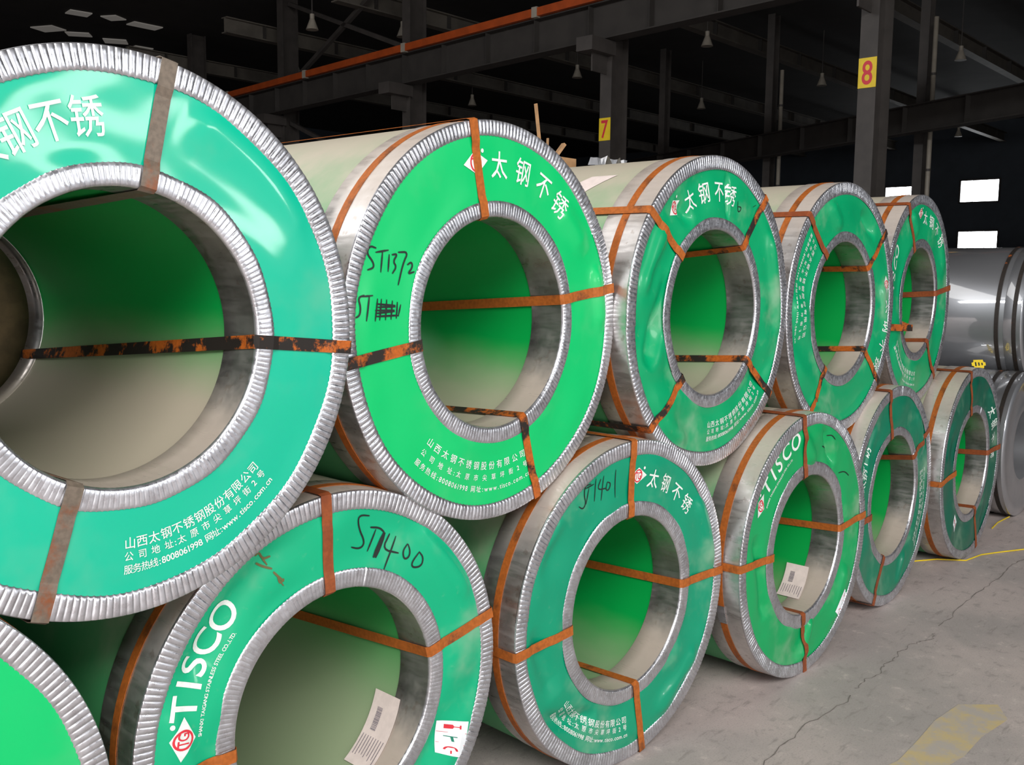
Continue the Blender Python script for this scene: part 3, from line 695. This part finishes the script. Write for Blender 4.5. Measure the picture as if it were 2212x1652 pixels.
# bell lamps hung from the roof
lamp0 = empty('hanging_lamp', (0, 0, 0)); tag(lamp0, 'x', 'lamp', 'unlit bell lamps under the roof')
bm = bmesh.new(); tube(bm, (0, 0, .34), (0, 0, 1.6), .014, 8); bm_obj('rod', bm, IRON, lamp0)
bm = bmesh.new(); tube(bm, (0, 0, .24), (0, 0, .36), .055, 12); bm_obj('lamp_cap', bm, PALE, lamp0)
bm = bmesh.new(); tube(bm, (0, 0, 0), (0, 0, .25), .15, 18, .055); bm_obj('lamp_shade', bm, PALE, lamp0, False)
lamps = [((15.14, 16.47), 'bell lamp just above the orange rail, left of the column under the girder'), ((16.17, 22.24), 'bell lamp at the top right of the turquoise coil, beside its column'), ((20.62, 11.3), 'bell lamp high between the number 7 column and the left downpipe'),
         ((21.69, 16.25), 'bell lamp just left of the number 7 column'), ((23.18, 21.97), 'bell lamp right above the second upper coil'), ((27.19, 11.3), 'bell lamp between the left downpipe and the number 8 column'), ((26.16, 7.02), 'bell lamp right of the right downpipe'),
         ((28.54, 16.24), 'small far bell lamp between the number 7 column and the left downpipe'), ((13.3, 17.6), 'dim bell lamp above the orange rail at the top'), ((40.65, 11.66), 'smallest bell lamp above the far windows')]
for i, ((x, y), lb) in enumerate(lamps):
    if i == 0: o = lamp0
    else:
        o = lamp0.copy(); C.objects.link(o)
        for ch in lamp0.children: k = ch.copy(); C.objects.link(k); k.parent = o
    o.location = (x, y, 7.4); o['label'] = lb
# daylit windows in the far wall
for i, (y, z, wy, hz) in enumerate(((12.93, 5.81, 1.75, 1.05), (12.89, 3.53, 1.8, .85), (16.63, 5.8, 1.5, .8))):
    nm = 'window_%d' % (i + 1); root = empty(nm, (47.97, y, z)); root['kind'] = 'structure'
    bm = bmesh.new()
    for sy in (-1, 1): box(bm, (0, sy * wy / 2, 0), (.1, .07, hz + .07))
    for sz in (-1, 1): box(bm, (0, 0, sz * hz / 2), (.1, wy, .07))
    bm_obj('window_frame', bm, IRON, root)
    for k in range(3):
        bm = bmesh.new(); box(bm, (.01, (k - 1) * wy / 3, 0), (.01, wy / 3 - .03, hz - .02)); bm_obj('pane', bm, GLASSLIT, root)
# small translucent roof sheets at the back left
for i, (x, y, sx, sy) in enumerate(((13.84, 26.57, .9, .5), (12.79, 26.4, .5, .5), (14.22, 29.2, .6, .7), (15.26, 29.7, .9, .6), (12.11, 29.2, .8, .6), (13.03, 29.19, .7, .5), (11.9, 26.67, .6, .5))):
    bm = bmesh.new(); box(bm, (x, y, 8.98), (sx, sy, .03), Matrix.Rotation(i * .5, 3, 'Z')); bm_obj('translucent_sheet', bm, LEAK, ceiling)
# broken wood and foil left on top of the third upper coil
wd = empty('broken_wood', (2.06, .86, 2.186)); tag(wd, 'splintered piece of wood standing on the leaf-green upper coil', 'wood')
bm = bmesh.new(); box(bm, (.07, -.03, .02), (.11, .10, .05)); bm_obj('block', bm, WOOD, wd)
for a, b, t in (((-.01, .0, .0), (-.035, .02, .27), .014), ((.02, .0, .0), (.025, .0, .13), .010), ((.04, -.01, .03), (.10, -.03, .11), .026)):
    bm = bmesh.new(); bar(bm, a, b, t, t * .5); bm_obj('splinter', bm, WOOD, wd)
rf = random.Random(8); bm = bmesh.new(); bmesh.ops.create_grid(bm, x_segments=9, y_segments=5, size=.5)
for v in bm.verts: v.co = Vector((v.co.x * .16, v.co.y * .09, .02 + .022 * math.sin(v.co.x * 14) + rf.uniform(-.006, .006)))
tag(bm_obj('crumpled_foil', bm, STEEL_BARE, None, False, (2.2, .62, 2.185)), 'crumpled strip of shiny foil on top of the leaf-green upper coil', 'foil')
# yellow tags on the bare coils
def tagcard(loc, rot, lb):
    t = empty('yellow_tag', loc); t.rotation_euler = rot; tag(t, lb, 'tag', 'yellow tags on the bare coils')
    bm = bmesh.new(); box(bm, (0, 0, .03), (.13, .004, .065)); bmesh.ops.bevel(bm, geom=[e for e in bm.edges if abs(e.verts[0].co.y - e.verts[1].co.y) > .003], offset=.02, segments=3, affect='EDGES'); bm_obj('card', bm, YELLOW, t)
    for k, x in enumerate((-.03, .0, .03)):
        bm = bmesh.new(); box(bm, (x, -.003, .03), (.012, .002, .03 - .006 * k)); bm_obj('print', bm, MARK, t)
tagcard((6.53, .34, 1.064), (-.3, .0, -.5), 'yellow tag lying on top of the bare floor coil')
tagcard((6.48, -.015, .92), (0, 0, 0), 'yellow tag on the face of the bare floor coil')
